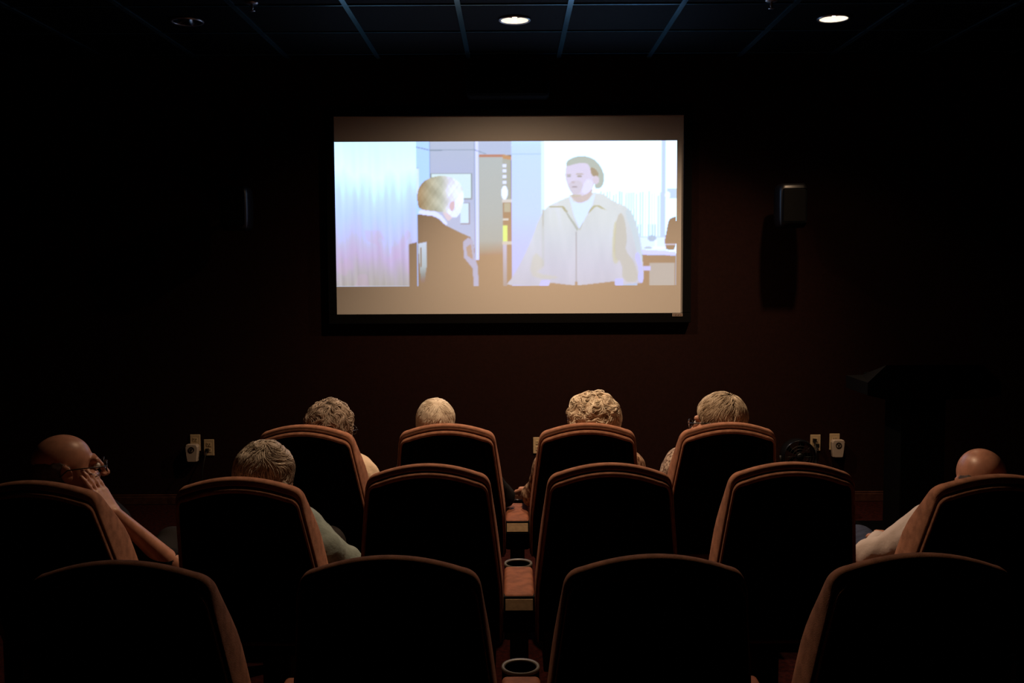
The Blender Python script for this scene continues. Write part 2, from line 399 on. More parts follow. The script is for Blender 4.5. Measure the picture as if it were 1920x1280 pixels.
rect(1079, 434, 1081, 534, (188, 184, 190)); rect(1078, 528, 1082, 537, (190, 160, 130))
poly([(1030, 530), (1080, 536), (1152, 528), (1154, 537), (1028, 537)], Z); poly([(1014, 526), (1030, 526), (1026, 537), (1010, 537)], (214, 210, 248)); rect(1154, 524, 1168, 537, (208, 208, 246))
poly([(1066, 364), (1074, 378), (1088, 380), (1102, 376), (1116, 360), (1110, 384), (1086, 428), (1076, 405)], (226, 240, 252), 1, 0)
poly([(1067, 362), (1100, 362), (1112, 350), (1108, 370), (1090, 381), (1078, 378)], (214, 200, 200), 1, 1)
face = [(1059, 322), (1060, 312), (1066, 304), (1086, 300), (1104, 303), (1110, 320), (1116, 338), (1112, 352), (1100, 364), (1084, 368), (1072, 364), (1064, 350), (1059, 334)]
poly(face, (226, 220, 238), 1, 2)
poly([(1098, 334), (1112, 338), (1110, 354), (1098, 364), (1088, 360)], (242, 248, 255), .55, 2)
poly([(1064, 342), (1084, 336), (1094, 344), (1090, 358), (1078, 366), (1068, 358)], (212, 206, 222), .55, 2)
poly([(1060, 312), (1062, 301), (1074, 294), (1092, 291), (1112, 296), (1126, 310), (1134, 330), (1130, 350), (1118, 355), (1114, 350), (1116, 336), (1108, 322), (1104, 308), (1092, 304), (1074, 308)], (190, 198, 190), 1, 1)
poly([(1106, 312), (1116, 316), (1124, 328), (1116, 332), (1108, 328)], (176, 158, 132), .9, 1)
ell(1117, 337, 6, 8, (224, 214, 232)); ell(1086, 330, 5, 2, (180, 172, 166)); ell(1066, 330, 4, 2, (186, 184, 190)); ell(1086, 326, 8, 1.4, (196, 186, 178)); ell(1066, 327, 5, 1.2, (198, 192, 196)); ell(1074, 341, 4, 2.2, (208, 196, 206)); ell(1077, 350, 6, 1.4, (176, 164, 172)); ell(1078, 366, 12, 2.5, (204, 196, 176), .7)
# light bounce of the lamps on the bare fabric is subtracted so that the projector adds only what it throws
img = np.clip(img, 0, 300)
lin = S(np.minimum(img, 255)) * (1 + np.clip(img - 236, 0, 64)[..., :] / 64 * np.array([.1, 1.0, 2.6]))   # a cool projector white
wx = -1.217 + (gxx - PX0) / (PX1 - PX0) * 2.359; wz = 2.527 - (gyy - PY0) / (PY1 - PY0) * .994
tanb = np.zeros(wx.shape)
for (lx, ly, lw, lt, lb) in [(c[0], c[1], *bm_) for c in CANS for bm_ in c[2]]:
    vx_, vy_, vz_ = wx - lx, SY - ly, wz - (H - .012); rr_ = np.sqrt(vx_ ** 2 + vy_ ** 2 + vz_ ** 2)
    cc = (vx_ * math.sin(R(lt)) - vz_ * math.cos(R(lt))) / rr_; ch_ = math.cos(R(lb / 2))
    ct = np.clip((cc - ch_) / (1 - ch_), 0, 1); tanb += lw * ct * ct * (3 - 2 * ct) * vy_ / rr_ ** 3
tanb = tanb[..., None] * np.array(WARM) * TAN_K
em = np.clip(lin - tanb, 0, 4.0) * (img.max(-1, keepdims=True) > 5)
ek = em.copy()
ek[1:-1, 1:-1] = (em[1:-1, 1:-1] * 4 + (em[:-2, 1:-1] + em[2:, 1:-1] + em[1:-1, :-2] + em[1:-1, 2:]) * 2 + em[:-2, :-2] + em[2:, 2:] + em[:-2, 2:] + em[2:, :-2]) / 16
em = ek
pic_m = mat('projected_picture', (.78, .77, .76), .9, .1)
nt = pic_m.node_tree; at_n = nt.nodes.new('ShaderNodeAttribute'); at_n.attribute_name = 'projected'
nt.links.new(at_n.outputs['Color'], nt.nodes['Principled BSDF'].inputs['Emission Color']); nt.nodes['Principled BSDF'].inputs['Emission Strength'].default_value = 1.0
# fabric margins around the picture and the picture itself share one plane
bm = bmesh.new()
px0, px1, pz0, pz1 = -1.217, 1.142, 1.533, 2.527
def quad(bm, x0, x1, z0, z1):
    a, b = sl(x0, z0), sl(x1, z1)
    bm.faces.new([bm.verts.new(q) for q in ((a[0], 0, a[1]), (b[0], 0, a[1]), (b[0], 0, b[1]), (a[0], 0, b[1]))])
quad(bm, SX0, SX1, SZ0, pz0); quad(bm, SX0, SX1, pz1, SZ1); quad(bm, px1, SX1, pz0, pz1)
bobj('screen_fabric', bm, M['screen'], scr)
vx = wx - (SX0 + SX1) / 2; vz = wz - SZ0
V_ = np.stack([vx, np.zeros_like(vx), vz], -1).reshape(-1, 3)
ii = np.arange(NU * NV).reshape(NV, NU)
F_ = np.stack([ii[1:, :-1], ii[1:, 1:], ii[:-1, 1:], ii[:-1, :-1]], -1).reshape(-1, 4)
pic = mobj('projected_picture', V_, F_, pic_m, scr, False)
ca = pic.data.attributes.new('projected', 'FLOAT_COLOR', 'POINT')
ca.data.foreach_set('color', np.concatenate([em.reshape(-1, 3), np.ones((NU * NV, 1))], 1).astype(np.float32).ravel())

# ------------------------------------------------------------------ speakers, plates, lectern, fan
def wall_speaker(x, lab):
    t = thing('wall_speaker', lab, 'speaker', (x, 6.69, 1.915), 0, 'black speakers on the front wall')
    v = []; f = []; prof = [(.0, .82), (.02, .93), (.06, .98), (.15, 1.0), (.24, .99), (.27, .94), (.288, .80)]
    n = 28
    for (z, s) in prof:
        for k in range(n):
            a = 2 * math.pi * k / n; ca_, sa_ = math.cos(a), math.sin(a)
            e_ = .32
            v.append((.095 * s * math.copysign(abs(ca_) ** e_, ca_), .10 * s * math.copysign(abs(sa_) ** e_, sa_) + .0 * z, z))
    for i in range(len(prof) - 1):
        for k in range(n): f.append((i * n + k, i * n + (k + 1) % n, (i + 1) * n + (k + 1) % n, (i + 1) * n + k))
    f.append(tuple(range(n))[::-1]); f.append(tuple(range((len(prof) - 1) * n, len(prof) * n)))
    mobj('cabinet', v, f, M['gloss_black'], t, True)
    boxo('grille', (-.078, .078, -.108, -.098, .03, .255), M['black_plastic'], t, bev=.012, seg=3)
    tube('bracket_arm', [(0, .08, .15), (0, .16, .15), (0, .245, .15)], .016, M['steel_black'], t)
    boxo('wall_plate', (-.04, .04, .255, .268, .10, .20), M['steel_black'], t, bev=.004)
wall_speaker(1.862, 'small glossy black wall speaker casting a shadow right of the screen')
wall_speaker(-1.832, 'small black wall speaker barely visible on the dark wall left of the screen')
t = thing('center_speaker', 'long black speaker barely visible on the wall above the screen', 'speaker', (-.02, 6.86, 2.80))
boxo('cabinet', (-.28, .28, -.09, .09, 0, .15), M['black_plastic'], t, bev=.03, seg=4)
boxo('grille', (-.26, .26, -.096, -.088, .02, .13), M['black_plastic'], t, bev=.004)

def outlet(x, z, lab, slots=True):
    t = thing('wall_outlet', lab, 'outlet', (x, W, z), 0, 'ivory outlets low on the front wall')
    boxo('cover_plate', (-.036, .036, -.007, 0, -.058, .058), M['ivory'], t, bev=.003)
    for dz in (-.021, .021):
        s = boxo('receptacle', (-.017, .017, -.0095, -.006, dz - .014, dz + .014), M['ivory'], t, bev=.002)
        for dx in (-.007, .007): boxo('slot', (dx - .0016, dx + .0016, -.0105, -.009, dz + .0, dz + .009), M['slot'], s)
        boxo('ground_hole', (-.0025, .0025, -.0105, -.009, dz - .009, dz - .004), M['slot'], s)
    return t
outlet(-2.141, .405, 'ivory wall outlet with a black plug at left, beside the plug-in device')
outlet(-2.237, .440, 'ivory wall outlet half covered by the plug-in device at far left')
outlet(.182, .409, 'ivory duplex outlet seen between the two middle front chairs')
outlet(2.137, .418, 'ivory wall outlet with cords plugged in, right of the round fan')
outlet(2.272, .425, 'ivory wall outlet half covered by the white device near the lectern')
def device(x, z, lab):
    t = thing('plug_in_device', lab, 'plug-in device', (x, W, z), 0, 'white plug-in devices on the wall outlets')
    v = []; prof = [(-.062, .030), (-.058, .036), (-.03, .040), (.02, .045), (.045, .046), (.058, .040), (.062, .030)]
    f = []
    for y in (-.011, -.042, -.050):
        ins = .006 if y == -.050 else 0
        ring = [(s, zz) for zz, s in prof] + [(-s, zz) for zz, s in reversed(prof)]
        v += [((abs(a) - ins) * (1 if a > 0 else -1), y, b * (1 - ins * 10)) for a, b in ring]
    n = 2 * len(prof)
    for i in range(2):
        for k in range(n): f.append((i * n + k, i * n + (k + 1) % n, (i + 1) * n + (k + 1) % n, (i + 1) * n + k))
    f.append(tuple(range(n))); f.append(tuple(range(2 * n, 3 * n))[::-1])
    mobj('casing', v, f, M['white_plastic'], t, False)
    rg = lathe('emblem_ring', [(.015, -.052), (.021, -.053), (.021, -.049), (.015, -.049)], M['slot'], t, 28, loc=(0, 0, .025), axis='Y', closed=True)
    mobj('emblem_mark', [(-.010, -.0525, .033), (-.004, -.0525, .036), (0, -.0525, .020), (.004, -.0525, .036), (.010, -.0525, .033), (.001, -.0525, .012), (-.001, -.0525, .012),
                         (-.010, -.049, .033), (-.004, -.049, .036), (0, -.049, .020), (.004, -.049, .036), (.010, -.049, .033), (.001, -.049, .012), (-.001, -.049, .012)],
         [(0, 1, 2, 6), (2, 3, 4, 5), (2, 5, 6), (0, 7, 8, 1), (1, 8, 9, 2), (2, 9, 10, 3), (3, 10, 11, 4), (4, 11, 12, 5), (5, 12, 13, 6), (6, 13, 7, 0)], M['slot'], t, False)
    boxo('plug_base', (-.02, .02, -.013, -.0075, -.01, .03), M['white_plastic'], t)
device(-2.252, .372, 'white plug-in device with dark round emblem on the outlet at far left')
device(2.287, .382, 'white plug-in device with dark round emblem on the outlet near the lectern')
def cord(pts, lab, plug):
    t = thing('power_cord', lab, 'cord', (plug[0], W, 0))
    o = Vector((plug[0], W, 0))
    tube('cable', [Vector(q) - o for q in pts], .0045, M['steel_black'], t)
    boxo('plug', (-.011, .011, -.04, -.0105, plug[2] - .012, plug[2] + .016), M['steel_black'], t, bev=.004)
def arcpts(a, b, sag, n=9, out=.05):
    r = []
    for i in range(n):
        s = i / (n - 1); q = Vector(a).lerp(Vector(b), s); q.z += sag * math.sin(math.pi * s); q.y -= out * math.sin(math.pi * s * .9)
        r.append(q)
    return r
cord(arcpts((2.145, W - .035, .40), (2.02, W - .03, .006), .03, 12), 'black cord hanging from the right outlet toward the round fan', (2.145, W, .40))
cord(arcpts((2.125, W - .035, .436), (2.075, W - .05, .006), .05, 12, .1), 'black cord looping over the face of the right outlet', (2.125, W, .436))
cord(arcpts((-2.150, W - .035, .385), (-2.19, W - .03, .006), .04, 12), 'black cord hanging from the outlet at far left', (-2.150, W, .385))

t = thing('lectern', 'black lectern with wide faceted desk on a narrow column at right', 'lectern', (2.44, 6.0, 0))
out = [(-.357, .90), (-.357, .975), (-.25, 1.078), (.32, 1.078), (.425, .975), (.425, .90), (.32, .874), (-.25, .874)]
n = len(out); v = [(a, -.20, b) for a, b in out] + [(a * .96, .22, b - (.10 if b > 1 else 0)) for a, b in out]
f = [tuple(range(n)), tuple(range(n, 2 * n))[::-1]] + [(k, n + k, n + (k + 1) % n, (k + 1) % n) for k in range(n)]
mobj('desk', v, f, M['black_plastic'], t, False)
boxo('column', (-.13, .136, -.13, .13, .04, .88), M['black_plastic'], t, bev=.006)
boxo('base', (-.27, .27, -.24, .24, 0, .045), M['black_plastic'], t, bev=.01)
boxo('book_ledge', (-.23, .30, .205, .225, .97, .995), M['black_plastic'], t, bev=.004)

t = thing('round_fan', 'small round black fan with glossy shroud in front of the right outlets', 'fan', (1.86, 6.42, 0))
fz = .43
lathe('shroud', [(.100, -.055), (.106, -.05), (.110, .0), (.106, .05), (.098, .06), (.096, .05), (.102, 0), (.098, -.045)], M['fan_gloss'], t, 40, loc=(0, 0, fz), axis='Y', closed=True)
for r_ in (.03, .05, .07, .088):
    lathe('grille_ring', [(r_ - .002, -.05), (r_, -.053), (r_ + .002, -.05), (r_, -.047)], M['steel_black'], t, 28, loc=(0, 0, fz), axis='Y', closed=True)
for k in range(8):
    a = k * math.pi / 4
    tube('grille_spoke', [(.02 * math.cos(a), -.05, fz + .02 * math.sin(a)), (.1 * math.cos(a), -.05, fz + .1 * math.sin(a))], .0018, M['steel_black'], t, 5)
lathe('hub', [(0, -.062), (.016, -.06), (.024, -.054), (.024, -.03), (0, -.03)], M['gloss_black'], t, 24, loc=(0, 0, fz), axis='Y')
for k in range(5):
    a = k * 2 * math.pi / 5; v = []
    for rr, w_ in ((.02, .016), (.06, .03), (.092, .026)):
        for s_ in (-1, 1):
            aa = a + s_ * w_ / rr * .5
            v.append((rr * math.cos(aa), s_ * .014, fz + rr * math.sin(aa)))
    v += [(p_[0], p_[1] + .002, p_[2]) for p_ in v]
    mobj('blade', v, [(0, 1, 3, 2), (2, 3, 5, 4), (6, 8, 9, 7), (8, 10, 11, 9), (0, 2, 8, 6), (2, 4, 10, 8), (1, 7, 9, 3), (3, 9, 11, 5), (4, 5, 11, 10), (0, 6, 7, 1)], M['black_plastic'], t)
tube('yoke', [(.115 * math.cos(a), 0, fz + .125 * math.sin(a)) for a in np.linspace(math.pi, 2 * math.pi, 13)], .007, M['steel_black'], t)
tube('pole', [(0, 0, .02), (0, 0, fz - .12)], .012, M['steel_black'], t)
lathe('foot', [(0, .03), (.03, .028), (.11, .012), (.115, 0), (0, 0)], M['gloss_black'], t, 32)

# ------------------------------------------------------------------ cinema chairs
BL = .629; HZ = .40; HY = .145
def back_outline():
    pts = []
    def side(s): return .238 - .040 * (max(0, (s - .18)) / .39) ** 1.15
    for s in np.linspace(0, BL - .085, 12): pts.append((side(s), s))
    a, c_, b = np.array([side(BL - .085), BL - .085]), np.array([.1965, BL - .040]), np.array([.160, BL - .032])
    for q in np.linspace(0, 1, 9)[1:]: pts.append(tuple((1 - q) ** 2 * a + 2 * q * (1 - q) * c_ + q * q * b))
    for x in np.linspace(.160, 0, 9)[1:]: pts.append((x, BL - .032 * (x / .160) ** 2))
    return pts + [(-x, z) for x, z in reversed(pts[:-1])]
OUT = np.array(back_outline())
tn = np.roll(OUT, -1, 0) - np.roll(OUT, 1, 0); tn[0] = OUT[1] - OUT[0]; tn[-1] = OUT[-1] - OUT[-2]
NRM = np.stack([tn[:, 1], -tn[:, 0]], 1); NRM /= np.linalg.norm(NRM, axis=1, keepdims=True)
def loft(rings, cap0=False, cap1=False):
    v = []; f = []; n = len(OUT)
    for ins, y in rings:
        P = OUT - NRM * ins * (.36 + .64 * np.clip(NRM[:, 1:2] * 1.15, 0, 1)); P[:, 1] = np.maximum(P[:, 1], 0)
        sq = np.clip((P[:, 1] - .33) / (BL - .33), 0, 1); tp = 1 - .56 * sq * sq * (3 - 2 * sq)
        v += [(a, y * (tp_ if y > .02 else 1), b) for (a, b), tp_ in zip(P, tp)]
    for i in range(len(rings) - 1):
        for k in range(n): f.append((i * n + k, i * n + (k + 1) % n, (i + 1) * n + (k + 1) % n, (i + 1) * n + k))
    if cap0: f.append(tuple(range(n)))
    if cap1: f.append(tuple(range((len(rings) - 1) * n, len(rings) * n))[::-1])
    return v, f
def make_chair():
    t = thing('cinema_chair', '-', 'chair')
    b = mobj('backrest', *loft([(.014, .014), (.009, .006), (.004, .006), (.0, .014), (-.003, .03), (-.004, .07), (-.001, .10), (.008, .122), (.025, .136), (.06, .144), (.11, .147)], cap1=True), M['fabric_front'], t)
    b.location = (0, HY, HZ)
    v, f = loft([(.017, .018), (.012, .006), (.014, -.006), (.020, -.011), (.027, -.008), (.032, .004)])
    mobj('back_trim', v, f, M['fabric'], b)
    v, f = loft([(.030, .008), (.031, .004), (.10, .0)], cap1=True)
    mobj('back_panel', v, [q[::-1] for q in f], M['black_plastic'], b)
    bm = bmesh.new(); box(bm, -.225, .225, -.02, .36, -.05, .045, bev=.03, seg=4)
    for v_ in bm.verts: v_.co.z += .012 * v_.co.y / .36 + (.012 if v_.co.z > .03 else 0) * (1 - (v_.co.x / .225) ** 2)
    st_ = bobj('seat_cushion', bm, M['fabric_front'], t, smooth=True, loc=(0, .25, .395))
    boxo('seat_pan', (-.205, .205, .0, .33, -.085, -.045), M['black_plastic'], st_, bev=.01)
    for s in (-1, 1): boxo('hinge_bracket', (s * .2 - .012, s * .2 + .012, .12, .30, .30, .44), M['steel_black'], t, bev=.006)
    boxo('pedestal', (-.05, .05, .34, .46, .03, .32), M['steel_black'], t, bev=.008)
    boxo('floor_foot', (-.09, .09, .28, .54, 0, .035), M['steel_black'], t, bev=.006)
    return t
def children(o): return [c for c in bpy.data.objects if c.parent == o]
def copy_tree(o, parent=None):
    c = o.copy(); C.objects.link(c); c.parent = parent
    for ch in children(o): copy_tree(ch, c)
    return c
ROWS = {1: 4.13, 2: 3.12, 3: 2.12}
CXs = [.02 + .585 * k for k in (-2.58, -1.5, -.5, .5, 1.5, 2.55)]
chairs = [
    (1, 1, 20, -6, 'brown cinema chair under the grey curly-haired person with glasses, front row'),
    (1, 2, 19.5, -1, 'brown cinema chair under the person with short white hair, front row'),
    (1, 3, 19.5, 0, 'brown cinema chair under the person with big blond curls, front row'),
    (1, 4, 19.5, 2, 'brown cinema chair under the person turned left in glasses, front row'),
    (2, 0, 23, -3, 'brown cinema chair under the bald man leaning on his hand, far left'),
    (2, 1, 21.5, -2, 'brown cinema chair under the wavy grey-haired person in a teal jacket'),
    (2, 2, 13, 0, 'empty middle-row cinema chair directly behind the white-haired person'),
    (2, 3, 13, 0, 'empty middle-row cinema chair directly behind the blond curly-haired person'),
    (2, 4, 13, 0, 'empty middle-row cinema chair in front of the round fan and outlets'),
    (2, 5, 22, 3, 'brown cinema chair under the bald person in white sleeves, far right'),
    (3, 1, 16.5, 0, 'empty nearest-row cinema chair at the lower left corner of the picture'),
    (3, 2, 15, 0, 'empty nearest-row cinema chair left of the cup holder, second from left'),
    (3, 3, 15, 0, 'empty nearest-row cinema chair right of the cup holder, third from left'),
    (3, 4, 15, 0, 'empty nearest-row cinema chair at the lower right corner of the picture'),
]
proto = make_chair()
for i, (r_, c_, rec, rz, lab) in enumerate(chairs):
    o = proto if i == 0 else copy_tree(proto)
    o.location = (CXs[c_], ROWS[r_], 0); o.rotation_euler = (0, 0, R(rz)); tag(o, lab, 'chair', 'brown cinema chairs in three rows')
    for ch in children(o):
        if ch.name.startswith('backrest'): ch.rotation_euler = (R(rec), 0, 0)

def make_armrest():
    t = thing('shared_armrest', '-', 'armrest')
    bm = bmesh.new(); box(bm, -.052, .052, .172, .505, .494, .548, bev=.014, seg=4)
    bobj('arm_pad', bm, M['leather'], t, smooth=True)
    boxo('housing', (-.054, .054, .168, .64, .415, .496), M['black_plastic'], t, bev=.012, seg=3)
    def slab(x_, ya, za, yb, zb, yf):
        return [(-x_, ya, za), (x_, ya, za), (x_, yb, zb), (-x_, yb, zb), (-x_, yf, za), (x_, yf, za), (x_, yf, zb), (-x_, yf, zb)]
    qf = [(3, 2, 1, 0), (0, 1, 5, 4), (4, 5, 6, 7), (7, 6, 2, 3), (0, 4, 7, 3), (1, 2, 6, 5)]
    ec = mobj('end_cap', slab(.056, .168, .543, .148, .495, .20), qf, M['black_plastic'], t, False)
    mobj('end_cap_lower', slab(.056, .148, .495, .158, .425, .20), qf, M['black_plastic'], ec, False)
    mobj('end_label', slab(.046, .1625, .536, .1485, .503, .172), qf, M['tan'], ec, False)
    cup = lathe('cup_holder', [(.046, .505), (.052, .507), (.0535, .503), (.052, .43), (.05, .425), (0, .425), (0, .435), (.043, .435), (.045, .50)], M['black_plastic'], t, 36, loc=(0, .635, .014))
    lathe('rim', [(.045, .505), (.0535, .508), (.055, .500), (.0535, .497), (.045, .50)], M['rim'], cup, 36, closed=True)
    boxo('post', (-.032, .032, .24, .36, .03, .42), M['steel_black'], t, bev=.006)
    boxo('floor_foot', (-.05, .05, .20, .42, 0, .035), M['steel_black'], t, bev=.005)
    return t
proto = None
ordn = ['first', 'second', 'third', 'fourth', 'fifth', 'sixth', 'seventh']
rown = {1: 'front', 2: 'middle', 3: 'nearest'}
for r_, cols in ((1, range(1, 6)), (2, range(0, 7)), (3, range(1, 6))):
    for q, k in enumerate(cols):
        x = .02 + .585 * (k - 3)
        if proto is None: o = proto = make_armrest()
        else: o = copy_tree(proto)
        o.location = (x, ROWS[r_], 0)
        lab = {(1, 3): 'brown armrest between the two middle front chairs, farthest of the aisle line',
               (2, 3): 'brown armrest with tan end plate between the two middle empty chairs of the middle row',
               (3, 3): 'armrest whose round cup holder shows at the bottom edge of the picture'}.get((r_, k))
        if lab is None: lab = 'brown armrest with cup holder, %s from the left in the %s row' % (ordn[q], rown[r_])
        tag(o, lab, 'armrest', 'shared armrests with cup holders')

# ------------------------------------------------------------------ people: signed-distance bodies meshed as one surface
def nrm(v): v = np.asarray(v, float); return v / (np.linalg.norm(v) + 1e-12)
class Vol:
    def __init__(s, h): s.h = h; s.pr = []
    def cap(s, a, b, ra, rb=None, k=.02): s.pr.append(('c', np.asarray(a, float), np.asarray(b, float), ra, ra if rb is None else rb, k, 1))
    def ell(s, c, r, Rm=None, k=.02, sub=False): s.pr.append(('e', np.asarray(c, float), np.asarray(r, float), np.eye(3) if Rm is None else Rm, 0, k, -1 if sub else 1))
    def cut(s, p, d, rad): s.pr.append(('p', np.asarray(p, float), nrm(d), rad, 0, 0, 0))
    def bbox(s, q, pad):
        if q[0] == 'c': rr = max(q[3], q[4]) + pad; return np.minimum(q[1], q[2]) - rr, np.maximum(q[1], q[2]) + rr
        rr = (q[2].max() if q[0] == 'e' else q[3]) + pad
        return q[1] - rr, q[1] + rr
    def mesh(s, disp=None):
        h = s.h
        bb = [s.bbox(q, .01) for q in s.pr if q[6] == 1]
        lo = np.min([b[0] for b in bb], 0) - 3 * h; hi = np.max([b[1] for b in bb], 0) + 3 * h
        N = np.ceil((hi - lo) / h).astype(int) + 1
        F = np.full(N, 1.0, np.float32)
        ax = [lo[i] + np.arange(N[i]) * h for i in range(3)]
        for q in s.pr:
            k = q[5]; a, b = s.bbox(q, k + 3 * h)
            i0 = np.clip(np.floor((a - lo) / h).astype(int), 0, N); i1 = np.clip(np.ceil((b - lo) / h).astype(int) + 1, 0, N)
            if np.any(i1 <= i0): continue
            sl_ = tuple(slice(i0[i], i1[i]) for i in range(3))
            X, Y, Z_ = ax[0][sl_[0]][:, None, None], ax[1][sl_[1]][None, :, None], ax[2][sl_[2]][None, None, :]
            G_ = F[sl_]
            if q[0] == 'c':
                A, B = q[1], q[2]; D = B - A; dd = D @ D + 1e-12
                tt = np.clip(((X - A[0]) * D[0] + (Y - A[1]) * D[1] + (Z_ - A[2]) * D[2]) / dd, 0, 1)
                d = np.sqrt((X - A[0] - tt * D[0]) ** 2 + (Y - A[1] - tt * D[1]) ** 2 + (Z_ - A[2] - tt * D[2]) ** 2) - (q[3] + (q[4] - q[3]) * tt)
            elif q[0] == 'e':
                Rm = q[3]; x, y, z = X - q[1][0], Y - q[1][1], Z_ - q[1][2]
                u = [(x * Rm[0, i] + y * Rm[1, i] + z * Rm[2, i]) for i in range(3)]; r_ = q[2]
                k0 = np.sqrt(sum((u[i] / r_[i]) ** 2 for i in range(3))); k1 = np.sqrt(sum((u[i] / r_[i] ** 2) ** 2 for i in range(3))) + 1e-9
                d = k0 * (k0 - 1) / k1
            else:
                d = (X - q[1][0]) * q[2][0] + (Y - q[1][1]) * q[2][1] + (Z_ - q[1][2]) * q[2][2]
                rr = np.sqrt((X - q[1][0]) ** 2 + (Y - q[1][1]) ** 2 + (Z_ - q[1][2]) ** 2)
                F[sl_] = np.where(rr < q[3], np.maximum(G_, d), G_); continue
            if q[6] == 1:
                hh = np.clip(.5 + .5 * (G_ - d) / k, 0, 1); F[sl_] = G_ * (1 - hh) + d * hh - k * hh * (1 - hh)
            else:
                d = -d; hh = np.clip(.5 - .5 * (G_ - d) / k, 0, 1); F[sl_] = G_ * (1 - hh) + d * hh + k * hh * (1 - hh)
        if disp is not None:
            near = np.argwhere(np.abs(F) < .03); P = lo + near * h
            F[tuple(near.T)] += disp(P).astype(np.float32)
        return surface_nets(F, lo, h)
def surface_nets(F, lo, h):
    s = F < 0; u8 = s.astype(np.uint8)
    cnt = np.zeros(np.array(F.shape) - 1, np.uint8); offs = [(a, b, c) for a in (0, 1) for b in (0, 1) for c in (0, 1)]
    n = np.array(F.shape) - 1
    for a, b, c in offs: cnt += u8[a:a + n[0], b:b + n[1], c:c + n[2]]
    idx = np.argwhere((cnt > 0) & (cnt < 8))
    vals = np.stack([F[idx[:, 0] + a, idx[:, 1] + b, idx[:, 2] + c] for a, b, c in offs], 1)
    O = np.array(offs, float); acc = np.zeros((len(idx), 3)); num = np.zeros(len(idx))
    for i in range(8):
        for j in range(i + 1, 8):
            if np.abs(O[i] - O[j]).sum() != 1: continue
            m_ = (vals[:, i] < 0) != (vals[:, j] < 0)
            t_ = vals[m_, i] / (vals[m_, i] - vals[m_, j])
            t_ = np.clip(t_, .02, .98)
            acc[m_] += O[i] + (O[j] - O[i]) * t_[:, None]; num[m_] += 1
    V = lo + (idx + acc / num[:, None]) * h
    vid = np.full(cnt.shape, -1, np.int32); vid[tuple(idx.T)] = np.arange(len(idx))
    quads = []
    for axq in range(3):
        d = [0, 0, 0]; d[axq] = 1
        A = s[:s.shape[0] - d[0], :s.shape[1] - d[1], :s.shape[2] - d[2]]; B = s[d[0]:, d[1]:, d[2]:]
        e_ = np.argwhere(A != B); ins = A[tuple(e_.T)]
        b_, c_ = [(1, 2), (2, 0), (0, 1)][axq]
        db = np.eye(3, dtype=int)[b_]; dc = np.eye(3, dtype=int)[c_]
        q = [vid[tuple((e_ - db - dc).T)], vid[tuple((e_ - dc).T)], vid[tuple(e_.T)], vid[tuple((e_ - db).T)]]
        Q = np.stack(q, 1); Q[~ins] = Q[~ins][:, ::-1]; quads.append(Q)
    return V, np.concatenate(quads)
def rot(yaw, pitch, roll):
    return np.array(Matrix.Rotation(R(yaw), 3, 'Z') @ Matrix.Rotation(R(pitch), 3, 'X') @ Matrix.Rotation(R(roll), 3, 'Y'))
def wav(P, sc, seed, n=10):
    r_ = np.random.default_rng(seed); o = np.zeros(len(P))
    for _ in range(n):
        d = r_.normal(size=3); d /= np.linalg.norm(d); o += np.sin(P @ d * sc * r_.uniform(.6, 1.7) + r_.uniform(0, 6.28))
    return o / math.sqrt(n)

def add_head(v, Hc, Rm, T):
    v.ell(T((0, -.014, .026)), (.075, .094, .084), Rm, .02)
    v.ell(T((0, .030, -.042)), (.060, .062, .070), Rm, .025)
    v.cap(T((-.022, .068, -.094)), T((.022, .068, -.094)), .019, k=.03)
    v.cap(T((-.036, .078, .020)), T((.036, .078, .020)), .012, k=.018)
    v.cap(T((-.048, .060, -.028)), T((-.03, .074, -.03)), .018, k=.02); v.cap(T((.048, .060, -.028)), T((.03, .074, -.03)), .018, k=.02)
    for s in (-1, 1): v.ell(T((s * .031, .102, .002)), (.017, .016, .011), Rm, .012, sub=True)
    v.cap(T((0, .090, .012)), T((0, .112, -.028)), .007, .012, k=.010)
    for s in (-1, 1): v.ell(T((s * .011, .102, -.032)), (.008, .010, .007), Rm, .006)
    v.cap(T((-.020, .088, -.056)), T((.020, .088, -.056)), .006, k=.007); v.cap(T((-.017, .088, -.066)), T((.017, .088, -.066)), .0065, k=.007)
    v.ell(T((0, .099, -.061)), (.022, .008, .0022), Rm, .003, sub=True)
    for s in (-1, 1):
        v.ell(T((s * .078, -.010, -.008)), (.009, .019, .031), Rm @ rot(s * -22, 10, 0), .008)
        v.ell(T((s * .088, -.004, -.004)), (.006, .009, .015), Rm, .005, sub=True)
def add_hand(v, w, u, n, side, k=.0045, curl=(14, 22, 18)):
    # w wrist, u along the hand, n out of the palm, side = +1/-1 which edge carries the thumb
    u = nrm(u); n = nrm(np.asarray(n, float) - u * np.dot(n, u)); s = np.cross(u, n) * side
    bases = []
    for i, (o_, L) in enumerate(((.030, .062), (.010, .072), (-.010, .068), (-.028, .054))):
        b = w + u * (.088 - .004 * abs(i - 1)) + s * o_; bases.append(b)
        v.cap(w + u * .012 + s * o_ * .6, b, .0135, .0115, k=.012)
        p_ = b; ang = 0
        for j, fr in enumerate((.45, .31, .24)):
            ang += R(curl[j]); d = u * math.cos(ang) + n * math.sin(ang) + s * o_ * .6
            q = p_ + nrm(d) * L * fr * 1.25; v.cap(p_, q, .0092 - .0007 * j, .0085 - .0008 * j, k=k); p_ = q
    b = w + u * .022 + s * .024
    m_ = b + nrm(u * .7 + s * .62 + n * .25) * .045; t_ = m_ + nrm(u * .9 + s * .25 + n * .3) * .032; e_ = t_ + nrm(u * .95 + n * .35) * .024
    v.cap(b, m_, .014, .011, k=.012); v.cap(m_, t_, .0105, .0095, k=.004); v.cap(t_, e_, .0092, .0078, k=.004)

